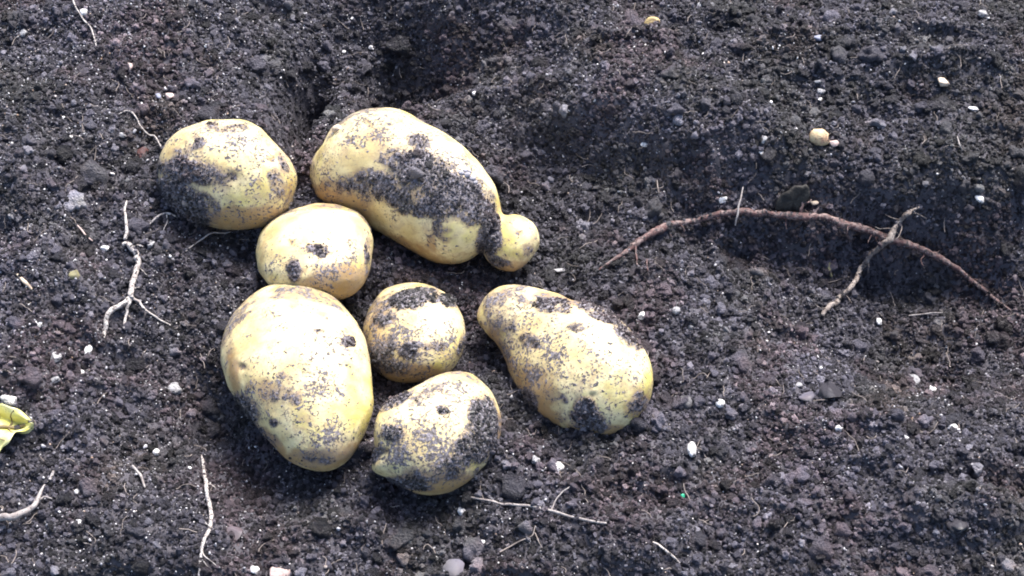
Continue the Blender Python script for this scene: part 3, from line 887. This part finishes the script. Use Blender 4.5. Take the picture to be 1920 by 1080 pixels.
S = stone
S(1536,258,44,40,M_TAN,'large tan stone, biggest on the slope above the arching root',name='stone',cat='stone',facets=4,rough=.35)
S(1563,270,26,22,M_PINK,'pinkish chip touching the right side of the large tan stone')
S(1222,42,36,24,M_OCHRE,'ochre stone near the top edge right of centre',name='stone',cat='stone',facets=7)
S(1767,156,26,26,M_BEIGE,'beige angular stone near the upper right corner',facets=7)
S(1824,205,24,13,M_WHITE,'flat white chip below the beige angular stone',turn=-15)
S(1836,374,22,15,M_WHITE,'white oval pebble above the right end of the long reddish root',facets=1,turn=-30)
S(1843,27,24,22,M_PALE,'pale grey stone in the upper right corner')
S(157,24,19,20,M_WHITE,'white stone touching the hair-thin root at the top left',facets=3)
S(44,63,17,19,M_PALE,'pale stone at the top left, left of the hair-thin root')
S(1297,843,18,31,M_WHITE,'smooth white capsule-shaped pellet standing out right of the potatoes',name='pellet',cat='pellet',facets=0,rough=.05,group='white pellets on the soil')
S(1350,757,20,18,M_WHITE,'short round white pellet above the capsule-shaped one',name='pellet',cat='pellet',facets=0,rough=.06,group='white pellets on the soil')
S(1047,874,20,28,M_WHITE,'white wedge-shaped chip below the pear-shaped potato',facets=6,turn=25)
S(1005,862,16,16,M_PALE,'dull pale pebble left of the white wedge-shaped chip')
S(866,960,18,17,M_WHITE,'white knobbly pebble just below the lowest potato',facets=2,rough=.35)
S(904,1017,12,11,M_WHITE,'small round white pebble left of the faint brownish rootlet',facets=1)
S(1748,729,16,19,M_WHITE,'white triangular chip in the shaded soil on the right',facets=6)
S(1713,716,24,28,M_PALE,'grey flat chip left of the white triangular chip',facets=6)
S(1787,800,20,14,M_WHITE,'white pebble near the right edge, below the triangular chip',turn=-25)
S(1694,821,20,11,M_WHITE,'low white sliver left of the white pebble near the right edge')
S(1573,803,17,13,M_WHITE,'small white stone right of the round white pellet, in open soil')
S(1284,757,34,30,M_GREY,'rounded grey pebble between the pear-shaped potato and the round pellet',facets=2)
S(1556,737,46,40,M_CRUMB,'dark grey clod below the shaded hollow',name='soil_clod',cat='clod',facets=2,rough=.35,group='clods of soil')
S(1512,745,32,26,M_CRUMB,'smaller dark clod left of the dark grey clod',name='soil_clod',cat='clod',facets=2,rough=.35,group='clods of soil')
S(1498,722,15,13,M_PALE,'light grey pebble just above the smaller dark clod',facets=1)
S(525,1074,38,28,M_PINK,'pinkish white stone cut by the bottom edge',name='stone',cat='stone')
S(478,1070,16,16,M_WHITE,'small white pebble left of the pinkish stone at the bottom')
S(325,730,36,26,M_PALE,'rough pale lump of dirt left of the big egg-shaped potato',name='soil_clod',cat='clod',rough=.4,facets=2,group='clods of soil')
S(15,752,30,22,M_WHITE,'white crumbly lump just above the leaf',rough=.4,facets=2)
S(72,608,18,15,M_WHITE,'white chip below the stubby twig on the left')
S(166,658,16,22,M_WHITE,'upright white pebble below the left fork of the white root',facets=1)
S(105,672,22,26,M_PALE,'pale pebble left of the upright white pebble')
S(152,700,14,12,M_WHITE,'round white pebble below the upright one',facets=1)
S(102,713,22,14,M_PALE,'low pale stone under the pale pebble on the left')
S(140,517,24,22,M_OLIVE,'olive stone left of the thick white root')
S(198,466,22,14,M_WHITE,'white sliver close to the top of the thick white root',turn=-25)
S(283,459,18,19,M_PALE,'pale cube-like stone right of the thick white root')
S(247,128,26,24,M_PINK,'brownish dusty stone in the upper left soil')
S(319,183,20,18,M_PINK,'pink white stone above the topmost left potato')
S(296,182,20,17,M_BLUE,'bluish grey stone next to the pink white one')
S(230,254,17,13,M_PALE,'pale oval pebble below the curly rootlet')
S(133,258,11,11,M_WHITE,'little round white pebble at mid left, above the pale oval one',facets=1)
S(1208,272,18,13,M_WHITE,'white pebble on the slope right of the largest potato')
S(1432,262,16,18,M_PALE,'pale chip left of the large tan stone')
S(1427,287,11,13,M_WHITE,'small round white pebble under the pale chip',facets=1)
S(1355,374,18,16,M_WHITE,'white stone just above the left half of the reddish root')
S(1526,381,20,14,M_BEIGE,'beige pebble resting behind the reddish root by the dark bark flake')
S(1203,592,16,18,M_WHITE,'white chip at the right shoulder of the pear-shaped potato',facets=6)
S(1268,583,17,17,M_PALE,'pearly round pebble right of the white chip by the pear-shaped potato',facets=0,rough=.08)
S(1294,613,14,13,M_PALE,'second pearly pebble, lower right of the first')
S(1648,603,12,17,M_WHITE,'small upright white pebble in the hollow, right of the tan root tip',facets=1)
S(293,848,15,14,M_WHITE,'round white pebble left of the top of the thin straight root',facets=1)
S(1280,930,8,8,M_GREEN,'tiny bright green speck on the soil',name='green_speck',cat='speck',group=None)
S(1532,73,24,17,M_BLUE,'bluish white stone near the top on the right')
S(1535,153,22,9,M_PALE,'flat pale chip, upper of two on the upper right slope')
S(1540,172,20,13,M_PALE,'flat pale chip, lower of two on the upper right slope')
S(1537,187,11,12,M_WHITE,'small white pebble directly below the two flat pale chips')
S(1313,12,16,16,M_PALE,'rounded pale stone touching the top edge')
S(1320,103,10,13,M_WHITE,'small upright white pebble on the upper slope',facets=1)
S(1048,508,26,11,M_PALE,'flat whitish flake right of the knob of the largest potato')
S(695,89,11,11,M_WHITE,'round white pebble in the dark hollow behind the potatoes',facets=1)
S(645,98,10,10,M_WHITE,'smaller white pebble left of the round one in the dark hollow',facets=1)
S(661,35,10,9,M_WHITE,'white speck stone above the dark hollow',facets=1)
S(890,176,13,12,M_WHITE,'white pebble above the right shoulder of the largest potato',facets=1)
S(147,980,11,11,M_WHITE,'square white pebble right of the grey root',facets=6)
S(172,924,16,10,M_WHITE,'white sliver up and right of the grey root')
S(144,923,11,13,M_WHITE,'white bead left of that sliver',facets=1)
S(1795,985,38,30,M_CRUMB,'grey clod in the lower right corner',name='soil_clod',cat='clod',rough=.4,facets=2,group='clods of soil')
S(438,1002,34,24,M_CRUMB,'dark clod near the bottom, right of the thin straight root',name='soil_clod',cat='clod',rough=.4,facets=2,group='clods of soil')
S(850,1068,40,34,M_CRUMB,'domed grey clod cut by the bottom edge below the lowest potato',name='soil_clod',cat='clod',rough=.25,facets=1,group='clods of soil')
S(268,288,24,34,M_RED,'reddish brown scrap of peel left of the topmost left potato',name='peel_scrap',cat='peel',rough=.35,facets=2,group=None)

# clay lump: part of the largest potato
def clay():
    Vp = POT[1][1]
    px, py = project(Vp)
    fr = (Vp - Vp.mean(0)) @ FW < 0
    Vs, Fs, off = [], [], 0
    for (x, y, r) in [(865,324,7),(875,327,8),(885,333,8),(891,341,6),(872,320,6),(880,322,5)]:
        k = np.argmin(np.hypot(px - x, py - y) + 1e6 * (~fr))
        V, F = lump(int(x), ICO2, .4, .9, (1.2, .9, .7))
        Vs.append(V * r * WIDTH / 1920 * .8 + Vp[k] - np.array(p2o.location)); Fs.append(F + off); off += len(V)
    link_mesh('clay_lump', np.concatenate(Vs), np.concatenate(Fs), M_CLAY, p2o)
clay()

# dark flake of bark behind the long root
def bark():
    c = at(1482, 376, 0.010)
    org = np.array(c)
    n = 26
    out = [(-36,24),(-28,4),(-14,-14),(4,-28),(22,-32),(36,-26),(34,-4),(26,14),(18,26),(-6,28)]
    O = closed_spline(out, 40)
    pm = WIDTH / 1920 * 1.15
    rings = []
    for z, sc_ in ((-0.0012, 0.9), (-0.0006, 1.0), (0.0006, 1.0), (0.0012, 0.9)):
        q = O * sc_ * pm
        rings.append(np.stack([q[:, 0], np.full(40, z) + 0.45 * -q[:, 1] + 0.0008 * np.sin(q[:, 0] * 900), -q[:, 1] * 0.95], 1))
    V = np.concatenate([np.repeat(rings[0].mean(0)[None], 40, 0)] + rings + [np.repeat(rings[-1].mean(0)[None], 40, 0)])
    V = V + 0.0004 * np.stack([noise3(*(V / 0.003).T, 3), noise3(*(V / 0.003).T, 4), noise3(*(V / 0.003).T, 5)], 1)
    o = link_mesh('bark_flake', V, grid_faces(6, 40, True), M_DARK)
    o.location = org
    tag(o, 'dark flake of bark standing up just behind the long reddish root', 'bark')
bark()

# yellow-green leaf at the left edge
def leaf():
    org = at(5, 812, 0.006)
    L, W_ = 0.046, 0.0145
    nu, nv = 60, 30
    u = np.linspace(0, 1, nu)[:, None] * np.ones((1, nv))
    v = np.linspace(-1, 1, nv)[None, :] * np.ones((nu, 1))
    prof = np.sin(np.pi * np.clip(u, 0.01, 0.99)) ** 0.7 * (1 + 0.10 * np.sin(u * 34 + 1.0) * np.abs(v))
    x = (u - 0.62) * L + 0.0012 * np.sin(v * 5 + u * 9)
    y = v * W_ * prof
    z = 0.0035 * np.abs(v) ** 1.3 * prof + 0.0036 * np.sin(u * 13 + v * 3) * (0.3 + np.abs(v)) + 0.0016 * noise2(u * 6, v * 3, 8) - 0.004 * (u - .5) ** 2 * 4
    top = np.stack([x, y, z], -1).reshape(-1, 3)
    bot = top - np.array([0, 0, 0.0004])
    F = grid_faces(nu, nv)
    a = math.radians(18)
    Rm = np.array([[math.cos(a), math.sin(a), 0], [-math.sin(a), math.cos(a), 0], [0, 0, 1]])
    e = []
    idx = np.arange(nu * nv).reshape(nu, nv)
    loop = np.concatenate([idx[0, :], idx[1:, -1], idx[-1, -2::-1], idx[-2:0:-1, 0]])
    nx = np.roll(loop, -1)
    n = nu * nv
    F2 = np.concatenate([F, F[:, ::-1] + n, np.stack([loop, nx, nx + n, loop + n], 1)])
    V = np.concatenate([top, bot]) @ Rm
    o = link_mesh('leaf', V, F2, M_LEAF)
    o.location = org + np.array([-0.0035, 0, 0.003])
    tag(o, 'crumpled yellow-green leaf cut by the left edge', 'leaf')
    mid = (top.reshape(nu, nv, 3)[:, nv // 2] + np.array([0, 0, 0.0005])) @ Rm
    tube(mid[::6][1:], [0.0012, 0.0012, 0.0010, 0.0006], M_LEAFDRY, 'midrib', o, (0, 0, 0), 31)
    for k, s_ in ((14, 1), (24, 1), (34, 1), (44, 1), (14, -1), (24, -1), (34, -1), (44, -1)):
        T3 = top.reshape(nu, nv, 3)
        pts = [T3[min(k + q * 2, nu - 1), nv // 2 + s_ * q * 3] + np.array([0, 0, 0.0003]) for q in range(5) if 0 <= nv // 2 + s_ * q * 3 < nv]
        tube(np.array(pts) @ Rm, [0.0004, 0.0003], M_LEAFDRY, 'vein', o, (0, 0, 0), 32 + k, nseg=5)
leaf()
